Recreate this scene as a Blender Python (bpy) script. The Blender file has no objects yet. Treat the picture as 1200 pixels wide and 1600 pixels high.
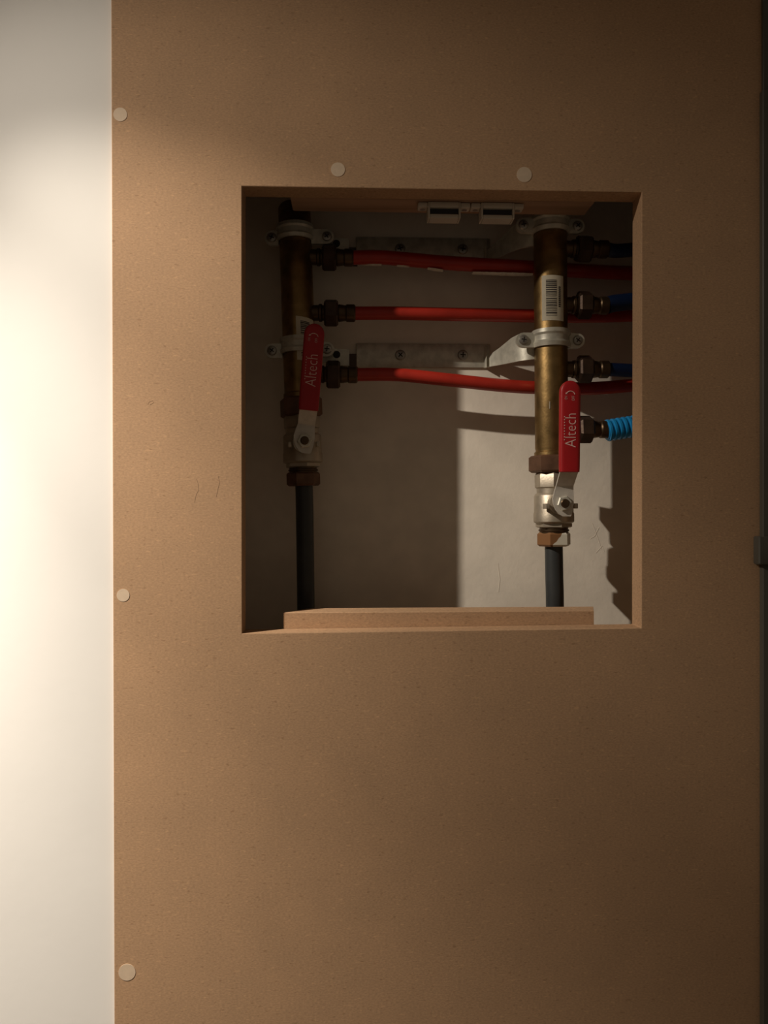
import bpy, bmesh, math, random
from mathutils import Vector, Matrix, Euler
random.seed(7)
scn = bpy.context.scene
COL = scn.collection

# ---------------------------------------------------------------- camera
H = 1.20                       # camera height above the floor
D = 0.52                       # camera distance from the face of the board (plane y = 0)
F = 1150.0                     # focal length in pixels of the 1200 x 1600 frame
YAW, PITCH, ROLL = math.radians(-2.412), math.radians(-0.191), math.radians(0.108)
ROT = Matrix.Rotation(YAW, 3, 'Z') @ Matrix.Rotation(PITCH, 3, 'X') @ Matrix.Rotation(ROLL, 3, 'Y')
CAMLOC = Vector((0, -D, H))
cam_data = bpy.data.cameras.new('camera')
cam_data.sensor_fit = 'VERTICAL'
cam_data.sensor_height = 24.0
cam_data.lens = F * 24.0 / 1600.0
cam_data.clip_start = 0.01
cam = bpy.data.objects.new('camera', cam_data)
cam.matrix_world = Matrix.Translation(CAMLOC) @ (ROT @ Matrix.Rotation(math.radians(90), 3, 'X')).to_4x4()
COL.objects.link(cam)
scn.camera = cam

# ---------------------------------------------------------------- light
world = bpy.data.worlds.new('world'); scn.world = world
world.use_nodes = True
wb = world.node_tree.nodes['Background']
wb.inputs[0].default_value = (1.0, 0.78, 0.56, 1)
wb.inputs[1].default_value = 0.068

LAMP = Vector((-0.544, -0.300, H + 0.487))       # a warm lamp up on the left: bright core and wider spill


def spot(name, aim, half, watts):
    sd = bpy.data.lights.new(name, 'SPOT')
    sd.energy = watts
    sd.color = (1.0, 0.88, 0.74)
    sd.shadow_soft_size = 0.007
    sd.spot_size = 2 * half
    sd.spot_blend = 1.0
    so = bpy.data.objects.new(name, sd)
    so.location = LAMP
    so.rotation_euler = (Vector(aim) - LAMP).to_track_quat('-Z', 'Y').to_euler()
    COL.objects.link(so)


spot('lamp_beam', (-0.501, 0.0, H - 0.362), 0.752, 72.5)
spot('lamp_core', (-0.079, 0.0, H + 0.094), 0.243, 15.5)
spot('lamp_halo', (-0.004, 0.0, H + 0.118), 0.442, 7.7)

scn.view_settings.view_transform = 'Standard'
scn.view_settings.look = 'None'
scn.view_settings.exposure = 0.0
scn.view_settings.gamma = 1.0
scn.view_settings.use_curve_mapping = False


# ---------------------------------------------------------------- helpers
def P(px, py, d=0.0):
    """the point of the place at depth d behind the board face, seen at this spot of the photograph"""
    v = ROT @ Vector(((px - 600) / F, 1.0, -(py - 800) / F))
    return CAMLOC + v * ((D + d) / v.y)


def PX(px, d, py=600): return P(px, py, d).x
def PZ(py, d, px=690): return P(px, py, d).z


def mat(name, color, rough=0.5, metal=0.0, var=0.0, scale=200.0, bump=0.0, bscale=400.0, color2=None, spec=0.5,
        stretch=(1, 1, 1), detail=4.0):
    m = bpy.data.materials.new(name); m.use_nodes = True
    nt = m.node_tree; n = nt.nodes; b = n['Principled BSDF']
    b.inputs['Roughness'].default_value = rough
    b.inputs['Metallic'].default_value = metal
    b.inputs['Specular IOR Level'].default_value = spec
    b.inputs['Base Color'].default_value = (*color, 1)
    tc = n.new('ShaderNodeTexCoord'); mp = n.new('ShaderNodeMapping')
    mp.inputs['Scale'].default_value = stretch
    nt.links.new(tc.outputs['Object'], mp.inputs[0])
    if var > 0 or color2:
        no = n.new('ShaderNodeTexNoise'); no.inputs['Scale'].default_value = scale; no.inputs['Detail'].default_value = detail
        nt.links.new(mp.outputs[0], no.inputs['Vector'])
        r = n.new('ShaderNodeValToRGB')
        c2 = color2 if color2 else tuple(c * (1 - var) for c in color)
        c1 = color if color2 else tuple(min(1, c * (1 + var)) for c in color)
        r.color_ramp.elements[0].position = 0.35; r.color_ramp.elements[0].color = (*c2, 1)
        r.color_ramp.elements[1].position = 0.65; r.color_ramp.elements[1].color = (*c1, 1)
        nt.links.new(no.outputs['Fac'], r.inputs[0]); nt.links.new(r.outputs[0], b.inputs['Base Color'])
    if bump > 0:
        nb = n.new('ShaderNodeTexNoise'); nb.inputs['Scale'].default_value = bscale; nb.inputs['Detail'].default_value = 5
        nt.links.new(mp.outputs[0], nb.inputs['Vector'])
        bp = n.new('ShaderNodeBump'); bp.inputs['Strength'].default_value = bump; bp.inputs['Distance'].default_value = 0.001
        nt.links.new(nb.outputs['Fac'], bp.inputs['Height']); nt.links.new(bp.outputs[0], b.inputs['Normal'])
    return m


def mdf_material(name, base):
    m = bpy.data.materials.new(name); m.use_nodes = True
    nt = m.node_tree; n = nt.nodes; L = nt.links; b = n['Principled BSDF']
    b.inputs['Roughness'].default_value = 0.72
    b.inputs['Specular IOR Level'].default_value = 0.25
    tc = n.new('ShaderNodeTexCoord')

    def noise(scale, detail, st=(1, 1, 1), loc=(0, 0, 0)):
        mp = n.new('ShaderNodeMapping'); mp.inputs['Scale'].default_value = st; mp.inputs['Location'].default_value = loc
        L.new(tc.outputs['Object'], mp.inputs[0])
        no = n.new('ShaderNodeTexNoise'); no.inputs['Scale'].default_value = scale; no.inputs['Detail'].default_value = detail
        L.new(mp.outputs[0], no.inputs['Vector']); return no.outputs['Fac']

    def ramp(fac, a, ca, c, cc):
        r = n.new('ShaderNodeValToRGB')
        r.color_ramp.elements[0].position = a; r.color_ramp.elements[0].color = (*ca, 1)
        r.color_ramp.elements[1].position = c; r.color_ramp.elements[1].color = (*cc, 1)
        L.new(fac, r.inputs[0]); return r.outputs[0]

    def mul(c1, c2):
        x = n.new('ShaderNodeMix'); x.data_type = 'RGBA'; x.blend_type = 'MULTIPLY'; x.inputs[0].default_value = 1.0
        L.new(c1, x.inputs[6]); L.new(c2, x.inputs[7]); return x.outputs[2]
    fine = ramp(noise(900, 3, (.6, .6, 1.2)), .3, tuple(c * .86 for c in base), .7, tuple(c * 1.10 for c in base))
    cloud = ramp(noise(28, 3), .3, (.95, .95, .95), .7, (1.03, 1.02, 1.01))
    fleck = ramp(noise(420, 1, (.55, 1, 1.3), (3, 1, 2)), .26, (.80, .77, .74), .35, (1, 1, 1))
    pale = ramp(noise(330, 1, (.5, 1, 1.5), (7, 2, 5)), .64, (1, 1, 1), .74, (1.17, 1.16, 1.13))
    L.new(mul(mul(mul(fine, cloud), fleck), pale), b.inputs['Base Color'])
    bp = n.new('ShaderNodeBump'); bp.inputs['Strength'].default_value = .12; bp.inputs['Distance'].default_value = .0005
    L.new(noise(700, 4), bp.inputs['Height']); L.new(bp.outputs[0], b.inputs['Normal'])
    return m


M = dict(
    mdf=mdf_material('mdf_board', (.505, .322, .190)),
    mdf_edge=mat('mdf_cut_edge', (.46, .305, .175), .8, 0, .12, 500, .15, 500, spec=.2),
    white=mat('white_wall_paint', (.92, .91, .88), .6, 0, .012, 14, .05, 160, spec=.3),
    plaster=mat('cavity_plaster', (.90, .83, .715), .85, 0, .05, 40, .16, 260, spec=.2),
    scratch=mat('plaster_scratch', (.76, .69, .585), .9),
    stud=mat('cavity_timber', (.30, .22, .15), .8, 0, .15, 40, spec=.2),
    floor=mat('floor_boards', (.30, .22, .15), .5, 0, .15, 8),
    ceiling=mat('ceiling_paint', (.8, .78, .74), .7),
    cap=mat('screw_cap_film', (.70, .55, .40), .6, 0, .03, 300),
    pine=mat('pine_batten', (.38, .24, .155), .65, 0, .22, 60, .1, 300, stretch=(.12, 1, 3), spec=.3),
    brass=mat('aged_brass', (.32, .21, .088), .46, 1.0, .25, 90, .10, 500),
    bronze=mat('dull_bronze_nut', (.165, .088, .052), .5, .5, .2, 120, .10, 500),
    dark_brass=mat('dark_brass', (.11, .072, .040), .42, .8, .2, 120),
    nickel=mat('nickel_plate', (.50, .44, .35), .45, .7, .10, 150, .08, 600),
    zinc=mat('zinc_plated_steel', (.62, .60, .51), .42, .35, .14, 160, .10, 300),
    lever=mat('lever_steel', (.66, .62, .55), .5, .3, .06, 200),
    gap_shade=mat('painted_gap_shade', (.10, .075, .06), .6, .3),  # zinc strip coloured dark, the gap's shade is in the colour
    shaded_bronze=mat('shaded_bronze_nut', (.075, .046, .031), .45, .6, .2, 120, .1, 500),  # bronze again, darkened for the shade on the outlet nuts
    screw=mat('screw_steel', (.42, .40, .36), .38, .75, .1, 300),
    hole=mat('dark_recess', (.02, .017, .014), .8),
    grip=mat('red_vinyl_grip', (.42, .010, .014), .42, 0, .04, 60, .05, 500),
    print=mat('pale_print', (.80, .55, .50), .6),
    red=mat('red_pipe_plastic', (.42, .028, .016), .34, 0, .10, 60, .12, 90),
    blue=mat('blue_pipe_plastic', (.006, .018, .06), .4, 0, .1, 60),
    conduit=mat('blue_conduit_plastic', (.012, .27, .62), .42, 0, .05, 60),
    black=mat('dark_grey_pipe_plastic', (.038, .042, .043), .45, 0, .15, 50),
    label=mat('label_paper', (.66, .60, .46), .6, 0, .03, 200),
    ink=mat('label_ink', (.05, .04, .035), .7),
    smear=mat('plaster_smear', (.82, .76, .66), .9, 0, .1, 400),
    catch=mat('white_catch_plastic', (.62, .57, .48), .45),
    magnet=mat('catch_magnet', (.03, .03, .035), .5, .2),
    post=mat('dark_post_paint', (.09, .085, .07), .5, 0, .05, 40),
    pencil=mat('pencil_mark', (.34, .22, .13), .8),
)


class MB:
    def __init__(s): s.bm = bmesh.new()

    def loft(s, rings, cap=True, close=True):
        vs = [[s.bm.verts.new(v) for v in r] for r in rings]
        k = len(vs[0])
        for a, b in zip(vs, vs[1:]):
            for i in range(k if close else k - 1):
                j = (i + 1) % k
                s.bm.faces.new((a[i], a[j], b[j], b[i]))
        if cap:
            s.bm.faces.new(list(reversed(vs[0]))); s.bm.faces.new(vs[-1])
        return s

    def box(s, x0, x1, y0, y1, z0, z1, ch=0.0):
        if ch <= 0:
            return s.loft([[Vector((x, y, z)) for x, y in ((x0, y0), (x1, y0), (x1, y1), (x0, y1))] for z in (z0, z1)])
        def ring(i, z):
            a, b, c, d = x0 + i, x1 - i, y0 + i, y1 - i; e = ch
            return [Vector((x, y, z)) for x, y in ((a + e, c), (b - e, c), (b, c + e), (b, d - e), (b - e, d), (a + e, d), (a, d - e), (a, c + e))]
        return s.loft([ring(ch * .7, z0), ring(0, z0 + ch), ring(0, z1 - ch), ring(ch * .7, z1)])

    def lathe(s, o, ax, prof, seg=32, phase=0.0, cap=True, up=None):
        o = Vector(o); ax = Vector(ax).normalized()
        u = Vector(up) if up else (Vector((0, -1, 0)) if abs(ax.y) < .9 else Vector((1, 0, 0)))
        u = (u - ax * u.dot(ax)).normalized(); w = ax.cross(u)
        rings = [[o + ax * t + (u * math.cos(phase + 2 * math.pi * i / seg) + w * math.sin(phase + 2 * math.pi * i / seg)) * r
                  for i in range(seg)] for t, r in prof]
        return s.loft(rings, cap)

    def hexnut(s, o, ax, t0, t1, r, phase=0.0, n=6, up=None):
        ch = min(.0015, (t1 - t0) * .2)
        return s.lathe(o, ax, [(t0, r * .88), (t0 + ch, r), (t1 - ch, r), (t1, r * .88)], n, phase, True, up)

    def tube(s, pts, r, seg=16, rf=None):
        pts = [Vector(p) for p in pts]; rings = []; u = None
        for i, p in enumerate(pts):
            t = (pts[min(i + 1, len(pts) - 1)] - pts[max(i - 1, 0)]).normalized()
            if u is None: u = Vector((0, 0, 1)) if abs(t.z) < .9 else Vector((1, 0, 0))
            u = (u - t * u.dot(t)).normalized(); w = t.cross(u)
            rr = rf(i) if rf else r
            rings.append([p + (u * math.cos(2 * math.pi * k / seg) + w * math.sin(2 * math.pi * k / seg)) * rr for k in range(seg)])
        return s.loft(rings)

    def poly(s, pts, dv):
        pts = [Vector(p) for p in pts]; dv = Vector(dv)
        return s.loft([pts, [p + dv for p in pts]])

    def build(s, name, m, parent=None, angle=35, label=None, inv=None):
        bmesh.ops.recalc_face_normals(s.bm, faces=s.bm.faces)
        if inv is not None: bmesh.ops.transform(s.bm, matrix=inv, verts=s.bm.verts)
        me = bpy.data.meshes.new(name); s.bm.to_mesh(me); s.bm.free()
        return link_mesh(name, me, m, parent, angle, label)


def link_mesh(name, me, m, parent=None, angle=35, label=None):
    me.materials.clear(); me.materials.append(m)
    me.shade_smooth(); me.set_sharp_from_angle(angle=math.radians(angle))
    o = bpy.data.objects.new(name, me); COL.objects.link(o)
    if parent: o.parent = parent
    if label: o['label'] = label
    return o


def tag(o, label, cat=None, group=None, kind=None):
    if label: o['label'] = label
    if cat: o['category'] = cat
    if group: o['group'] = group
    if kind: o['kind'] = kind
    return o


def thing(name, loc, label, cat, group=None, rot=None):
    o = bpy.data.objects.new(name, None); o.empty_display_size = .02
    o.location = loc
    if rot: o.rotation_euler = rot
    COL.objects.link(o)
    return tag(o, label, cat, group)


def inv_of(root):
    return (Matrix.Translation(root.location) @ root.rotation_euler.to_matrix().to_4x4()).inverted()


def spline(pts, n=8):
    pts = [Vector(p) for p in pts]; out = []
    q = [pts[0] * 2 - pts[1]] + pts + [pts[-1] * 2 - pts[-2]]
    for i in range(1, len(q) - 2):
        a, b, c, d = q[i - 1:i + 3]
        for k in range(n):
            t = k / n
            out.append(.5 * ((2 * b) + (c - a) * t + (2 * a - 5 * b + 4 * c - d) * t * t + (3 * b - a - 3 * c + d) * t ** 3))
    out.append(pts[-1]); return out


# ---------------------------------------------------------------- the setting
WALL = 0.110                                       # depth of the plaster behind the board
T = 0.018                                          # thickness of the board
XL, XR = PX(176, 0, 800), PX(1215, 0, 800)         # edges of the board
OPEN = [P(378, 291), P(1003, 300), P(1002, 981), P(378, 990)]


def struct(name, mb, m, label):
    return tag(mb.build(name, m), label, None, None, 'structure')


struct('wall_back', MB().box(-.20, .42, WALL, WALL + .10, 0, 2.4), M['plaster'], 'pale plaster wall behind the pipes inside the cavity')
b = MB().box(-1.9, XL - .0004, .003, WALL, 0, 2.4)
struct('wall_left', b, M['white'], 'white painted wall left of the brown board')
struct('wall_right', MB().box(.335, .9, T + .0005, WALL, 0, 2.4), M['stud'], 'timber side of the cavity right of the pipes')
struct('floor', MB().box(-1.9, .9, -1.6, WALL + .1, -.05, 0), M['floor'], 'floor below the board')
struct('ceiling', MB().box(-1.9, .9, -1.6, WALL + .1, 2.4, 2.45), M['ceiling'], 'ceiling above the board')

wb_obj = bpy.data.objects['wall_back']
for pts in (((925, 817), (931, 832), (940, 858)), ((936, 824), (929, 838), (922, 842)), ((931, 864), (941, 853), (944, 862)), ((778, 880), (781, 905), (779, 925))):
    MB().tube([P(x, y, WALL + .0001) for x, y in pts], .0003, 6).build('scratch', M['scratch'], wb_obj)

# the board: one slab with a hand cut opening
panel = thing('boxing_panel', (0, 0, 0), 'large brown fibreboard panel with a square access opening', 'panel')
bm = bmesh.new()
outer = [Vector((XL, 0, 2.4)), Vector((XR, 0, 2.4)), Vector((XR, 0, 0)), Vector((XL, 0, 0))]
dv = Vector((0, T, 0))
of = [bm.verts.new(v) for v in outer]; ob = [bm.verts.new(v + dv) for v in outer]
nf = [bm.verts.new(v) for v in OPEN]; nb_ = [bm.verts.new(v + dv) for v in OPEN]
for i in range(4):
    j = (i + 1) % 4
    bm.faces.new((of[i], of[j], nf[j], nf[i])); bm.faces.new((ob[j], ob[i], nb_[i], nb_[j]))
    bm.faces.new((of[j], of[i], ob[i], ob[j]))
    f = bm.faces.new((nf[i], nf[j], nb_[j], nb_[i])); f.material_index = 1
bmesh.ops.recalc_face_normals(bm, faces=bm.faces)
ed = [e for e in bm.edges if all(v in nf for v in e.verts)]
me = bpy.data.meshes.new('board'); bm.to_mesh(me); bm.free()
board = link_mesh('board', me, M['mdf'], panel, 30)
me.materials.append(M['mdf_edge'])
bv = board.modifiers.new('edge', 'BEVEL'); bv.width = .0006; bv.segments = 2; bv.limit_method = 'ANGLE'

for px, py, r in ((188, 179, 10.5), (528, 265, 11), (819, 273, 12), (192.5, 930, 9.8), (198.5, 1519, 13)):
    c = P(px, py); rr = r * D / F
    MB().lathe(c + Vector((0, .0002, 0)), (0, -1, 0), [(0, rr), (.00045, rr)], 32).build('screw_cap', M['cap'], panel)

# small scribbles on the board
for pts in (((231, 632), (233, 628), (239, 626), (240, 629), (234, 633)), ((307, 748), (310, 758), (310, 766), (306, 774), (304, 785)),
            ((341, 744), (343, 754), (340, 766), (338, 776))):
    MB().tube([P(x, y, .0001) for x, y in pts], .00022, 6).build('pencil_mark', M['pencil'], panel)

# dark upright post at the right edge of the board
zc0, zc1 = PZ(882, -.006, 1190), PZ(838, -.006, 1190)
xp = PX(1186, 0, 860)
post = thing('upright_post', (xp + .02, -.005, 0), 'dark upright post with a wider band standing at the right edge of the brown board', 'post')
iv = inv_of(post)
zt = PZ(146, 0, 1190)
MB().box(xp, xp + .045, -.0052, -.0002, 0, zt, .0006).build('shaft', M['post'], post, inv=iv)
MB().box(xp + .0015, xp + .045, -.0030, -.0002, zt, 2.4, .0006).build('upper_shaft', M['post'], post, inv=iv)
bx0 = PX(1176, 0, 860)
MB().box(bx0, xp + .046, -.0085, -.0003, zc0, zc1, .0009).build('band', M['post'], post, inv=iv)

# ---------------------------------------------------------------- battens behind the board
z_open_t = PZ(296, 0)
xa, xb = PX(453, T, 310), PX(930, T, 315)
zt = PZ(311, T, 690) - .0004
mb = MB().box(xa, xb, T, .043, zt, zt + .045, .0008)
tag(mb.build('timber_batten', M['pine']), 'pinkish softwood batten along the top of the access opening, behind the board', 'batten')
xa, xb = PX(443, T, 965), PX(928, T, 965)
za, zb = PZ(957, T, 445), PZ(954, T, 925)
mb = MB(); c = .0006
xc, xd = PX(488, .037, 951), PX(927, .037, 950)      # the ends are sawn at a slant
mb.loft([[Vector((x, T + .0002 + c, z)), Vector((x, T + .0002, z - c)), Vector((x, T + .0002, H - .13)), Vector((xk, .037, H - .13)), Vector((xk, .037, z + .0004))]
         for x, xk, z in ((xa, xc, za), (xb, xd, zb))])
tag(mb.build('rebate_batten', M['mdf']), 'brown fibreboard strip standing along the bottom of the access opening', 'batten')


# ---------------------------------------------------------------- white magnetic catches under the top batten
def catch(px0, px1, label):
    """px0, px1: left and right edge of the housing at its front"""
    d0, d1 = .0205, .032
    ztop = zt_top
    x0, x1 = PX(px0, d0, 330), PX(px1, d0, 330)
    h = .0116; w = .0014
    r = thing('magnetic_catch', ((x0 + x1) / 2, d0, ztop), label, 'catch', 'magnetic catches under the top batten')
    iv = inv_of(r)
    mb = MB()
    mb.box(x0, x0 + w, d0, d1, ztop - h, ztop, .0003).box(x1 - w, x1, d0, d1, ztop - h, ztop, .0003)
    mb.box(x0 + w, x1 - w, d0, d1, ztop - .0040, ztop, .0003)
    mb.box(x0 + w, x1 - w, d0 + .0004, d1, ztop - h, ztop - .0088, .0004)
    mb.box(x0 + w, x1 - w, d1 - .002, d1, ztop - .0090, ztop - .0038)
    mb.build('housing', M['catch'], r, inv=iv)
    MB().box(x0 + w, x1 - w, d0 + .003, d1 - .002, ztop - .0088, ztop - .0040).build('magnet', M['magnet'], r, inv=iv)
    e = .0072
    for xs, xe in ((x0 - e, x0), (x1, x1 + e)):
        fl = MB().box(xs, xe, d0 + .001, d1 - .002, ztop - .0034, ztop, .0005).build('flange', M['catch'], r, inv=iv)
        xm = (xs + xe) / 2
        MB().lathe((xm, d0 + .006, ztop - .0036), (0, 0, 1), [(0, .0019), (.0006, .0021)], 14).build('screw', M['screw'], fl, inv=iv)
    return r


zt_top = PZ(316, .0205, 735)
catch(669, 720, 'white magnetic catch under the top batten, the left one of two')
catch(752, 804, 'white magnetic catch under the top batten, the right one of two')


# ---------------------------------------------------------------- screws
def screw_meshes():
    a = MB().lathe((0, 0, 0), (0, -1, 0), [(-.001, .0040), (.0006, .0043), (.0016, .0036), (.0021, .0022), (.0022, .0010)], 24)
    b = MB().box(-.0022, .0022, -.00235, -.0012, -.00045, .00045).box(-.00045, .00045, -.00234, -.0012, -.0022, .0022)
    return a, b


_a, _b = screw_meshes()
_so = _a.build('screw', M['screw']); _ro = _b.build('cross_recess', M['hole'])
SCREW_ME, REC_ME = _so.data, _ro.data
bpy.data.objects.remove(_so); bpy.data.objects.remove(_ro)


def screw(parent, iv, loc, s=1.0, rot=0.0):
    o = bpy.data.objects.new('screw', SCREW_ME); COL.objects.link(o); o.parent = parent
    o.matrix_local = iv @ Matrix.Translation(loc) @ Matrix.Rotation(rot, 4, 'Y') @ Matrix.Scale(s, 4)
    r = bpy.data.objects.new('cross_recess', REC_ME); COL.objects.link(r); r.parent = o
    return o


# ---------------------------------------------------------------- manifolds
DL, DR = .078, .060                                # depth of the left and the right manifold
SL, SR = (D + DL) / F, (D + DR) / F                # metres per pixel there
R = .0130
A1, B1 = P(460.5, 345, DL), P(471, 652, DL)
A2, B2 = P(859.5, 345, DR), P(862, 712, DR)
TOPZ = H + .246


def on_axis(A, B, z):
    t = (z - A.z) / (B.z - A.z); return A.lerp(B, t)


def outlet(root, iv, o, k, ring=True):
    """threaded boss, hex union nut and crimp sleeve that leave a manifold to the right"""
    ax = (1, 0, 0)
    a = MB().lathe(o, ax, [(.006 * k, .0062 * k), (.0165 * k, .0062 * k), (.0172 * k, .0070 * k), (.0190 * k, .0072 * k), (.0200 * k, .0062 * k), (.0214 * k, .0062 * k)], 24)
    out = a.build('outlet', M['dark_brass'], root, inv=iv)
    MB().hexnut(o, ax, .0212 * k, .0325 * k, .0112 * k, math.radians(30 + random.uniform(-8, 8))).build('union_nut', M['shaded_bronze'], out, inv=iv)
    MB().lathe(o, ax, [(.0325 * k, .0066 * k), (.0335 * k, .0070 * k), (.0385 * k, .0062 * k), (.0395 * k, .0070 * k), (.0455 * k, .0070 * k), (.0465 * k, .0060 * k)], 24).build('crimp_sleeve', M['dark_brass'], out, inv=iv)
    return out


def barcode(root, iv, A, B, r, z0, z1, a0, a1, tilt=0.0):
    """paper label wrapped on the tube with its bars; angles are measured from the side facing the room"""
    def pt(ang, z, rr):
        c = on_axis(A, B, z)
        return c + Vector((math.sin(ang) * rr, -math.cos(ang) * rr, 0))
    def patch(mb, b0, b1, y0, y1, rr, n):
        rings = []
        for i in range(n + 1):
            a = b0 + (b1 - b0) * i / n; sh = tilt * (a - a0)
            rings.append([pt(a, y0 + sh, rr), pt(a, y0 + sh, rr + .0002), pt(a, y1 + sh, rr + .0002), pt(a, y1 + sh, rr)])
        mb.loft(rings)
    mb = MB(); patch(mb, a0, a1, z0, z1, r, 12)
    lab = mb.build('barcode_label', M['label'], root, inv=iv, label='cream paper label with a printed barcode')
    mb = MB(); h = z1 - z0; w = a1 - a0; z = z0 + h * .10; rnd = random.Random(3)
    while z < z0 + h * .90:
        t = rnd.choice((.00035, .00035, .0006, .0009)); 
        patch(mb, a0 + w * .20, a0 + w * .66, z, z + t, r + .00016, 6)
        z += t + rnd.choice((.0004, .0005, .0008))
    z = z0 + h * .30
    for k in range(11):
        patch(mb, a0 + w * .74, a0 + w * .84, z, z + .0010, r + .00016, 2); z += .0015
    mb.build('bars', M['ink'], lab, inv=iv)
    return lab


# left manifold
ax1 = (A1 - B1).normalized()
base = B1.copy()
m1 = thing('pipe_manifold', base, 'dark brass manifold tube on the left, feeding the three red pipes', 'manifold', 'brass manifolds')
iv = inv_of(m1); top = on_axis(A1, B1, TOPZ); Ltot = (top - base).length
z_nut = (on_axis(A1, B1, PZ(622, DL, 471)) - base).length
MB().lathe(base, ax1, [(z_nut - .001, R * 1.06), (z_nut + .003, R * 1.06), (z_nut + .004, R), (Ltot - .003, R), (Ltot, R * .85)], 40).build('tube', M['brass'], m1, inv=iv)
MB().hexnut(base, ax1, 0, z_nut, .0178, math.radians(15)).build('end_nut', M['bronze'], m1, inv=iv)
OUT_L = []
for py in (402, 489, 585):
    o = on_axis(A1, B1, PZ(py, DL, 500)); OUT_L.append(o)
    outlet(m1, iv, o, 1.0)
barcode(m1, iv, A1, B1, R, PZ(567, DL, 470), PZ(500, DL, 470), math.radians(-4), math.radians(72), -.0012)

# right manifold
ax2 = (A2 - B2).normalized()
base2 = on_axis(A2, B2, PZ(738.5, DR, 862))
m2 = thing('pipe_manifold', base2, 'brass manifold tube on the right with a barcode label, feeding the blue pipes', 'manifold', 'brass manifolds')
iv = inv_of(m2); top = on_axis(A2, B2, TOPZ); Ltot = (top - base2).length
zn = (on_axis(A2, B2, PZ(712, DR, 862)) - base2).length
MB().lathe(base2, ax2, [(zn - .001, R * 1.05), (zn + .0025, R * 1.05), (zn + .0032, R * .97), (zn + .0045, R * .97), (zn + .006, R), (Ltot - .003, R), (Ltot, R * .85)], 40).build('tube', M['brass'], m2, inv=iv)
MB().hexnut(base2, ax2, 0, zn, .0180, math.radians(18)).build('end_nut', M['bronze'], m2, inv=iv)
OUT_R = []
for py in (389, 477, 577, 671):
    o = on_axis(A2, B2, PZ(py, DR, 900)); OUT_R.append(o)
    outlet(m2, iv, o, 1.0)
barcode(m2, iv, A2, B2, R, PZ(506, DR, 862), PZ(437, DR, 862), math.radians(-46), math.radians(32), -.0006)
# a small cast mark and solder bead low on the tube
c = on_axis(A2, B2, PZ(637, DR, 862))
MB().tube([c + Vector((-.0045, -R * .94, dz)) for dz in (-.0025, 0, .0030)], .0006, 8).build('cast_mark', M['nickel'], m2, inv=iv)


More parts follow.
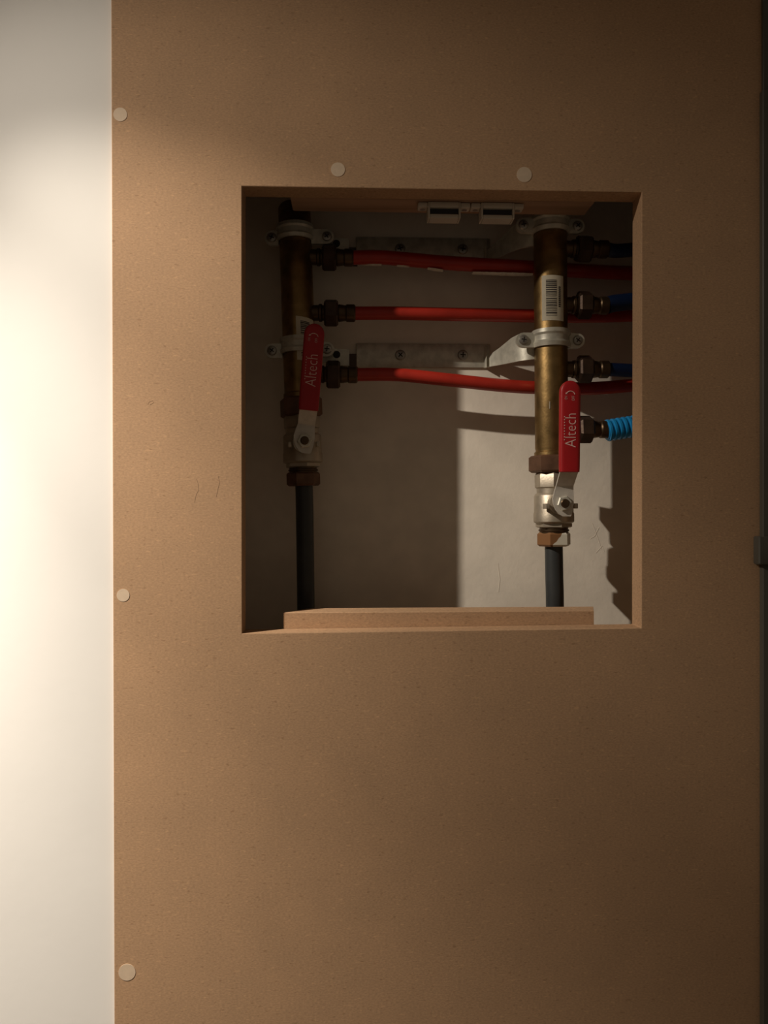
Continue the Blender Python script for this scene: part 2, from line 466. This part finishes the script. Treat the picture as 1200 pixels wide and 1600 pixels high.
# ---------------------------------------------------------------- mounting brackets
def bracket(dz, label):
    Z = Vector((0, 0, dz))
    def p(px, py, d): return P(px, py, d) + Z
    d_bar = WALL - .0002
    root = thing('mounting_bracket', p(660, 556, WALL), label, 'bracket', 'zinc plated brackets holding the manifolds')
    iv = inv_of(root)
    th = .0022
    z0, z1 = p(660, 574.5, WALL).z, p(660, 538, WALL).z
    xl, xr = PX(557, WALL - th), PX(766, WALL - th)
    bar = MB().box(xl, xr, d_bar - th, d_bar, z0, z1, .0004).build('bar', M['zinc'], root, inv=iv)
    for px in (625.5, 723):
        screw(bar, iv, Vector((p(px, 555, d_bar - th).x, d_bar - th, p(px, 555, d_bar - th).z)), 1.05, random.uniform(0, 1.5))
    # left step: web and tab
    dt = DL + .004
    xw = PX(545.5, dt)
    mb = MB()
    def strip(st, t=.0018):
        """st: (px, ytop, ybottom, depth) stations of a bent flat strip"""
        rings = []
        for px, yt, yb, d in st:
            a, b_ = p(px, yt, d), p(px, yb, d)
            rings.append([a, b_, b_ + Vector((0, t, 0)), a + Vector((0, t, 0))])
        mb.loft(rings)
    strip([(505, 543, 566, dt), (522, 544, 567, dt), (528, 545, 571, dt), (545.5, 546, 571, dt)])
    xt = p(545.5, 558, dt)
    za, zb = p(545.5, 571, dt).z, p(545.5, 546, dt).z
    mb.box(xt.x - .0018, xt.x, dt, d_bar, za, zb)
    arm = mb.build('left_arm', M['zinc'], root, inv=iv)
    MB().box(xt.x - .0018, xl + .001, d_bar - th * .8, d_bar, za - .0006, zb + .002).build('gap_shade', M['gap_shade'], arm, inv=iv)  # dark strip painting the shade between tab and bar
    h = p(526, 554, dt)
    MB().lathe(h + Vector((0, .0004, 0)), (0, -1, 0), [(0, .0030), (.0006, .0030)], 20).build('bolt_hole', M['hole'], arm, inv=iv)
    # right arm, swept forward to the right manifold
    mb = MB()
    strip([(757, 558, 573, WALL - .004), (764, 555, 573, WALL - .006), (781, 543, 570, .091), (799, 528, 566.5, .077), (811, 522, 564, .069), (826, 522, 562, .064), (835, 523, 561, .0635)], .002)
    mb.build('right_arm', M['zinc'], root, inv=iv)
    mb = MB(); strip([(757, 541, 574, WALL - .004), (760.5, 541, 574, WALL - .008)], .004)
    mb.build('fold', M['zinc'], root, inv=iv)
    # pipe clips
    for (A, B, dd, s, pyc, ears, hh) in ((A1, B1, DL, SL, 541, (425, 511), .0062), (A2, B2, DR, SR, 531, (818, 902.5), .0068)):
        zc = p(600, pyc, dd).z if False else (P((A.x and ears[0]), pyc, dd) + Z).z
        o = on_axis(A, B, zc)
        r = R + .0004
        prof = [(-hh, r), (-hh, r + .0016), (-hh * .55, r + .0022), (-hh * .3, r + .0012), (0, r + .0011), (hh * .3, r + .0012), (hh * .55, r + .0022), (hh, r + .0016), (hh, r)]
        cl = MB().lathe(o, (A - B).normalized(), prof, 40, cap=False).build('pipe_clip', M['zinc'], root, 18, inv=iv)
        for sgn, pxe in zip((-1, 1), ears):
            pye = {425: 548, 511: 545.5, 818: 531, 902.5: 532}[pxe]
            e = p(pxe, pye, dd - .004)
            x_in = o.x + sgn * (R + .0002)
            w = .0058
            out = e.x + sgn * w * .75
            pts = [(x_in, e.z - w), (e.x, e.z - w)] + [(e.x + sgn * w * math.sin(a), e.z - w * math.cos(a)) for a in [math.pi * k / 8 for k in range(1, 8)]] + [(e.x, e.z + w), (x_in, e.z + w)]
            ear = MB().poly([Vector((x, e.y, z)) for x, z in pts], (0, .0035, 0)).build('clip_ear', M['zinc'], cl, inv=iv)
            so_ = screw(cl, iv, Vector((e.x, e.y, e.z)), .92, random.uniform(0, 1.5))
    return root


bracket(0.0, 'zinc plated bracket across the plaster between the two lower red pipes')
bracket(.0905, 'dark shaded bracket holding the manifold tops above the topmost red pipe')


# ---------------------------------------------------------------- pipes
def pipe(name, pts, r, m, label, cat, group=None, seg=18):
    pts = [Vector(p) for p in pts]
    root_loc = pts[0]
    mb = MB().tube(spline(pts, 8), r, seg)
    me_o = mb.build(name, m, inv=Matrix.Translation(-root_loc))
    me_o.location = root_loc
    return tag(me_o, label, cat, group)


def start(o, k=.0455): return o + Vector((k, 0, 0))


RP = .0054
g = 'red pipes running behind the right manifold'
p1 = pipe('red_pipe', [start(OUT_L[0]), P(600, 402.5, DL), P(700, 411, DL + .002), P(832, 418.5, DL + .004), P(920, 424, DL + .006), P(1010, 428, DL + .008), P(1080, 430, DL + .010)], RP * 1.05, M['red'],
          'topmost red pipe, dark in the shade with plaster smears along its underside', 'pipe', g)
p2 = pipe('red_pipe', [start(OUT_L[1]), P(620, 489.5, DL), P(720, 491.5, DL), P(835, 493.5, DL + .003), P(920, 494, DL + .005), P(1010, 492, DL + .008), P(1080, 490, DL + .01)], RP, M['red'],
          'middle red pipe, straight above the zinc bracket bar', 'pipe', g)
p3 = pipe('red_pipe', [start(OUT_L[2]), P(620, 585.5, DL), P(700, 593.5, DL), P(780, 602, DL + .002), P(835, 605.5, DL + .003), P(920, 607, DL + .004), P(1000, 601, DL + .004), P(1080, 594, DL + .006)], RP, M['red'],
          'lowest red pipe, sloping down to the right under the zinc bracket bar', 'pipe', g)
# plaster smears under the topmost pipe
rnd = random.Random(5)
for x0, x1, ya, yb, t in ((560, 596, 411.0, 413.5, .0008), (620, 640, 414.5, 416, .0006), (668, 692, 419.5, 423, .0006), (738, 832, 426.5, 429, .0010)):
    n = max(4, int((x1 - x0) / 5)); rings = []
    for i in range(n + 1):
        u = i / n; c = P(x0 + (x1 - x0) * u, ya + (yb - ya) * u, DL + .001)
        hh = t * (.25 + .75 * math.sin(math.pi * min(max(u, .06), .94)) ** .5) * rnd.uniform(.7, 1.15)
        rings.append([c + Vector((0, -.0024, hh * .5)), c + Vector((0, -.0012, -hh)), c + Vector((0, .0026, -hh * .8)), c + Vector((0, .0026, hh * .6))])
    o = MB().loft(rings).build('plaster_smear', M['smear'], inv=Matrix.Translation(-p1.location)); o.parent = p1

g = 'blue pipes leaving the right manifold'
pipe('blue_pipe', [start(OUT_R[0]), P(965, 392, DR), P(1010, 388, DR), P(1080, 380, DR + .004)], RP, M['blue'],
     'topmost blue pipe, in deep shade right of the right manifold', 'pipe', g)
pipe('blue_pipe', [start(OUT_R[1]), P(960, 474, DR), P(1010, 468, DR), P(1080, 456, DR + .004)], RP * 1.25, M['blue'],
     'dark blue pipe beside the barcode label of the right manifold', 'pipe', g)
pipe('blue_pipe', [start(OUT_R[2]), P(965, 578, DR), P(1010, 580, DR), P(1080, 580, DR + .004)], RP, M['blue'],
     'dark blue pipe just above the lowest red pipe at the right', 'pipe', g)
pts = spline([start(OUT_R[3], .036), P(965, 669, DR), P(1010, 663, DR), P(1080, 652, DR + .004)], 30)
lst = pipe('blue_pipe', [pts[0] - Vector((.002, 0, 0)), pts[8]] + pts[20::20], RP, M['blue'], 'blue pipe in a ribbed bright blue sleeve right of the right lever', 'pipe', g)
pts = spline([P(947, 673, DR), P(968, 669.5, DR), P(1010, 663, DR), P(1080, 652, DR + .004)], 40)
step = [0.0]
for a, b_ in zip(pts, pts[1:]): step.append(step[-1] + (b_ - a).length)
pitch = .0042
fine = []
n = int(step[-1] / (pitch / 8)); j = 0
for i in range(n + 1):
    s = step[-1] * i / n
    while j < len(pts) - 2 and step[j + 1] < s: j += 1
    fine.append(pts[j].lerp(pts[j + 1], (s - step[j]) / (step[j + 1] - step[j])))
def ridge(i):
    ph = (i % 8) / 8
    return .0088 if .15 < ph < .65 else .0077
MB().tube(fine, .0086, 20, ridge).build('ribbed_sleeve', M['conduit'], lst, 50, 'bright blue ribbed plastic sleeve', inv=Matrix.Translation(-lst.location))


# ---------------------------------------------------------------- ball valves
def text_mesh(body):
    cu = bpy.data.curves.new('txt', 'FONT'); cu.body = body; cu.extrude = .03; cu.offset = -.016; cu.resolution_u = 3
    ob_ = bpy.data.objects.new('txt', cu); COL.objects.link(ob_)
    dg = bpy.context.evaluated_depsgraph_get()
    me_ = bpy.data.meshes.new_from_object(ob_.evaluated_get(dg))
    bpy.data.objects.remove(ob_); bpy.data.curves.remove(cu)
    xs = [v.co.x for v in me_.vertices]; ys = [v.co.y for v in me_.vertices]
    return me_, min(xs), max(xs), min(ys), max(ys)


def put_text(bm_, body, zlo, zhi, xl, xr, y):
    """lettering that reads upwards: baseline at xr, letter tops towards xl, from zlo to zhi"""
    me_, x0, x1, y0, y1 = text_mesh(body)
    for v in me_.vertices:
        u = (v.co.x - x0) / (x1 - x0); w = (v.co.y - y0) / (y1 - y0)
        v.co = Vector((xr + (xl - xr) * w, y - (.0001 if v.co.z > 0 else -.0003), zlo + (zhi - zlo) * u))
    bm_.from_mesh(me_); bpy.data.meshes.remove(me_)


def valve(loc, lean, turn, lever_tilt, label, painted, lever_scale=1.0):
    root = thing('ball_valve', loc, label, 'valve', 'red lever ball valves', (0, lean, turn))
    s = SR
    def y(v): return (787 - v) * s
    O = (0, 0, 0); AX = (0, 0, 1)
    body = MB()
    body.lathe(O, AX, [(y(764), .0128), (y(761), .0145), (y(743), .0147), (y(739.5), .0138), (y(737), .0128)], 8, math.radians(22.5 + 8))
    body.lathe(O, AX, [(y(818), .0135), (y(817), .0150), (y(815), .0159), (y(803), .0159), (y(800), .0154), (y(775), .0153), (y(772), .0145), (y(770.5), .0132), (y(763), .0132)], 40)
    body.build('body', M['nickel'], root)
    col = MB()
    col.hexnut(O, AX, y(825), y(816.5), .0142, math.radians(10))
    col.build('hex_collar', M['nickel'], root)
    col = MB()
    col.lathe(O, AX, [(y(834), .0112), (y(831), .0112), (y(830), .0120), (y(828), .0120), (y(827), .0112), (y(824), .0112)], 32)
    col.build('thread', M['dark_brass'], root)
    mb = MB(); mb.hexnut(O, AX, y(854), y(832), .0136, math.radians(33))
    cn = mb.build('compression_nut', M['bronze_paint'] if painted else M['bronze'], root)
    # stem, stops and lever
    st = MB().lathe((0, -.012, 0), (0, -1, 0), [(0, .0085), (.008, .0085), (.0085, .0062), (.0150, .0060)], 28)
    st.box(-.0125, -.0095, -.0235, -.014, -.004, .000, .0004).box(.0095, .0125, -.0235, -.014, -.004, .000, .0004)
    st.build('stem', M['nickel'], root)
    lev = bpy.data.objects.new('lever', None)
    ROTL = Matrix.Rotation(lever_tilt, 4, 'Y')
    th = .0022
    def strip(st_, t):
        return [[Vector((c - w, d, z)), Vector((c + w, d, z)), Vector((c + w, d + t, z)), Vector((c - w, d + t, z))] for c, w, d, z in st_]
    d0, d1 = -.0290, -.0405
    mb = MB().loft(strip([(.0022, .0030, d0, -.0095), (.0012, .0048, d0, -.0080), (.0002, .0066, d0, -.0045), (-.0003, .0078, d0, .000), (-.0004, .0081, d0, .0035),
                          (.0000, .0074, d0, .0080), (.0004, .0068, d0, .0115), (.0006, .0066, d0 - .0006, .0130), (.0008, .0068, d1 + .0010, .0225), (.0008, .0068, d1, .0245), (.0008, .0066, d1 - .0005, .0500)], th))
    lev = mb.build('lever', M['lever'], root, 25)
    lev.matrix_local = ROTL @ Matrix.Scale(lever_scale, 4, (0, 0, 1))
    gr = []
    cy = d1 + th / 2
    gst = [(.0222, .0068, .0026), (.0226, .0074, .0033), (.026, .0076, .0034), (.040, .0077, .0034), (.060, .0077, .0034), (.0795, .0077, .0034)]
    for k in range(1, 8):
        a = math.radians(k * 12.4); gst.append((.0795 + .0082 * math.sin(a), max(.0077 * math.cos(a), .0006), .0034 * max(math.cos(a) ** .45, .25)))
    n = 24
    for z, hw, ht in gst:
        ring = []
        for i in range(n):
            a = 2 * math.pi * i / n; ca, sa = math.cos(a), math.sin(a)
            ring.append(Vector((.0008 + hw * math.copysign(abs(ca) ** .42, ca), cy + (min(0.0, (.03 - z)) * .02) + ht * math.copysign(abs(sa) ** .55, sa), z)))
        gr.append(ring)
    grip = MB().loft(gr).build('grip', M['grip'], lev, 50, 'red vinyl grip with pale lettering')
    # flat print on the grip
    bm_ = bmesh.new(); yf = cy - .0034 - .0006
    yy = lambda z: cy + min(0.0, (.03 - z)) * .02 - .0034
    # lettering follows the slightly sloping face
    put_text(bm_, 'Altech', .0398, .0638, -.0034, .0046, 0)
    put_text(bm_, 'ON', .0738, .0762, -.0038, -.0020, 0)
    put_text(bm_, 'OFF', .0730, .0764, .0014, .0034, 0)
    for k in range(9):
        z = .0452 + k * .00205
        mbx = bmesh.ops.create_cube(bm_, size=1.0)
        for v in mbx['verts']: v.co = Vector((-.0039 + v.co.x * .0006, v.co.y * .0003, z + v.co.z * .0007))
    m2_ = MB()
    arc = [(-.0026 + .0, .0782), (-.0010, .0795), (.0010, .0797), (.0028, .0789), (.0036, .0775)]
    m2_.tube([Vector((x, 0, z)) for x, z in spline([Vector((x, 0, z)) for x, z in arc], 4) for x, z in [(x, z)]] if False else [Vector((v.x, 0, v.z)) for v in spline([Vector((x, 0, z)) for x, z in arc], 4)], .0003, 6)
    m2_.poly([Vector((-.0034, -.0001, .0776)), Vector((-.0018, -.0001, .0778)), Vector((-.0030, -.0001, .0790))], (0, .0003, 0))
    tmp = bpy.data.meshes.new('t'); m2_.bm.to_mesh(tmp); m2_.bm.free(); bm_.from_mesh(tmp); bpy.data.meshes.remove(tmp)
    for v in bm_.verts: v.co.y += yy(v.co.z) - .00005
    me_ = bpy.data.meshes.new('lettering'); bm_.to_mesh(me_); bm_.free()
    link_mesh('lettering', me_, M['print'], grip, 30)
    nut = MB().hexnut((0, d0, 0), (0, -1, 0), -.0002, .0026, .0058, math.radians(12)).build('lever_nut', M['zinc'], lev)
    MB().lathe((0, d0, 0), (0, -1, 0), [(0, .0033), (.0032, .0033), (.0038, .0027), (.0038, .0001)], 20).build('spindle', M['dark_brass'], lev)
    return root


# nut whose lower rim carries white paint
mp_ = bpy.data.materials.new('bronze_nut_with_white_paint'); mp_.use_nodes = True
nt = mp_.node_tree; nn = nt.nodes; bs = nn['Principled BSDF']
bs.inputs['Roughness'].default_value = .5
tc = nn.new('ShaderNodeTexCoord'); no = nn.new('ShaderNodeTexNoise'); no.inputs['Scale'].default_value = 140
nt.links.new(tc.outputs['Object'], no.inputs['Vector'])
sx = nn.new('ShaderNodeSeparateXYZ'); nt.links.new(tc.outputs['Object'], sx.inputs[0])
m1_ = nn.new('ShaderNodeMath'); m1_.operation = 'MULTIPLY_ADD'; m1_.inputs[1].default_value = 110.0; m1_.inputs[2].default_value = .10   # more paint to the right
nt.links.new(sx.outputs[0], m1_.inputs[0])
m2m = nn.new('ShaderNodeMath'); m2m.operation = 'MULTIPLY_ADD'; m2m.inputs[1].default_value = -85.0; m2m.inputs[2].default_value = -2.25   # and lower down
nt.links.new(sx.outputs[2], m2m.inputs[0])
ad = nn.new('ShaderNodeMath'); ad.operation = 'ADD'; nt.links.new(m1_.outputs[0], ad.inputs[0]); nt.links.new(m2m.outputs[0], ad.inputs[1])
ad2 = nn.new('ShaderNodeMath'); ad2.operation = 'ADD'; nt.links.new(ad.outputs[0], ad2.inputs[0]); nt.links.new(no.outputs['Fac'], ad2.inputs[1])
rp = nn.new('ShaderNodeValToRGB'); rp.color_ramp.elements[0].position = .70; rp.color_ramp.elements[0].color = (.24, .115, .045, 1)
rp.color_ramp.elements[1].position = .74; rp.color_ramp.elements[1].color = (.72, .69, .58, 1)
nt.links.new(ad2.outputs[0], rp.inputs[0]); nt.links.new(rp.outputs[0], bs.inputs['Base Color'])
M['bronze_paint'] = mp_

VR = P(865, 787, DR)
VL = P(472.5, 694, DL)
valve(VL, math.radians(-1.6), math.radians(7), math.radians(6.0), 'ball valve under the left manifold, its red lever tilted and in shade', False)
valve(VR, math.radians(-.4), math.radians(0), math.radians(.6), 'ball valve under the right manifold, its red lever upright and lit', True, 1.035)

# pipes below the valves
g = 'dark plastic pipes below the valves'
pipe('dark_pipe', [VL + Vector((.0010, 0, -.0270)), P(476, 800, DL), P(478, 950, DL), P(480, 1150, DL), P(480, 1500, DL)], .0071, M['black'],
     'black plastic pipe dropping from the left ball valve, in shade', 'pipe', g)
pipe('dark_pipe', [VR + Vector((0, 0, -.0270)), P(866, 900, DR), P(867, 950, DR), P(868, 1150, DR), P(868, 1500, DR)], .0071, M['black'],
     'dark grey plastic pipe dropping from the right ball valve, lit from the left', 'pipe', g)
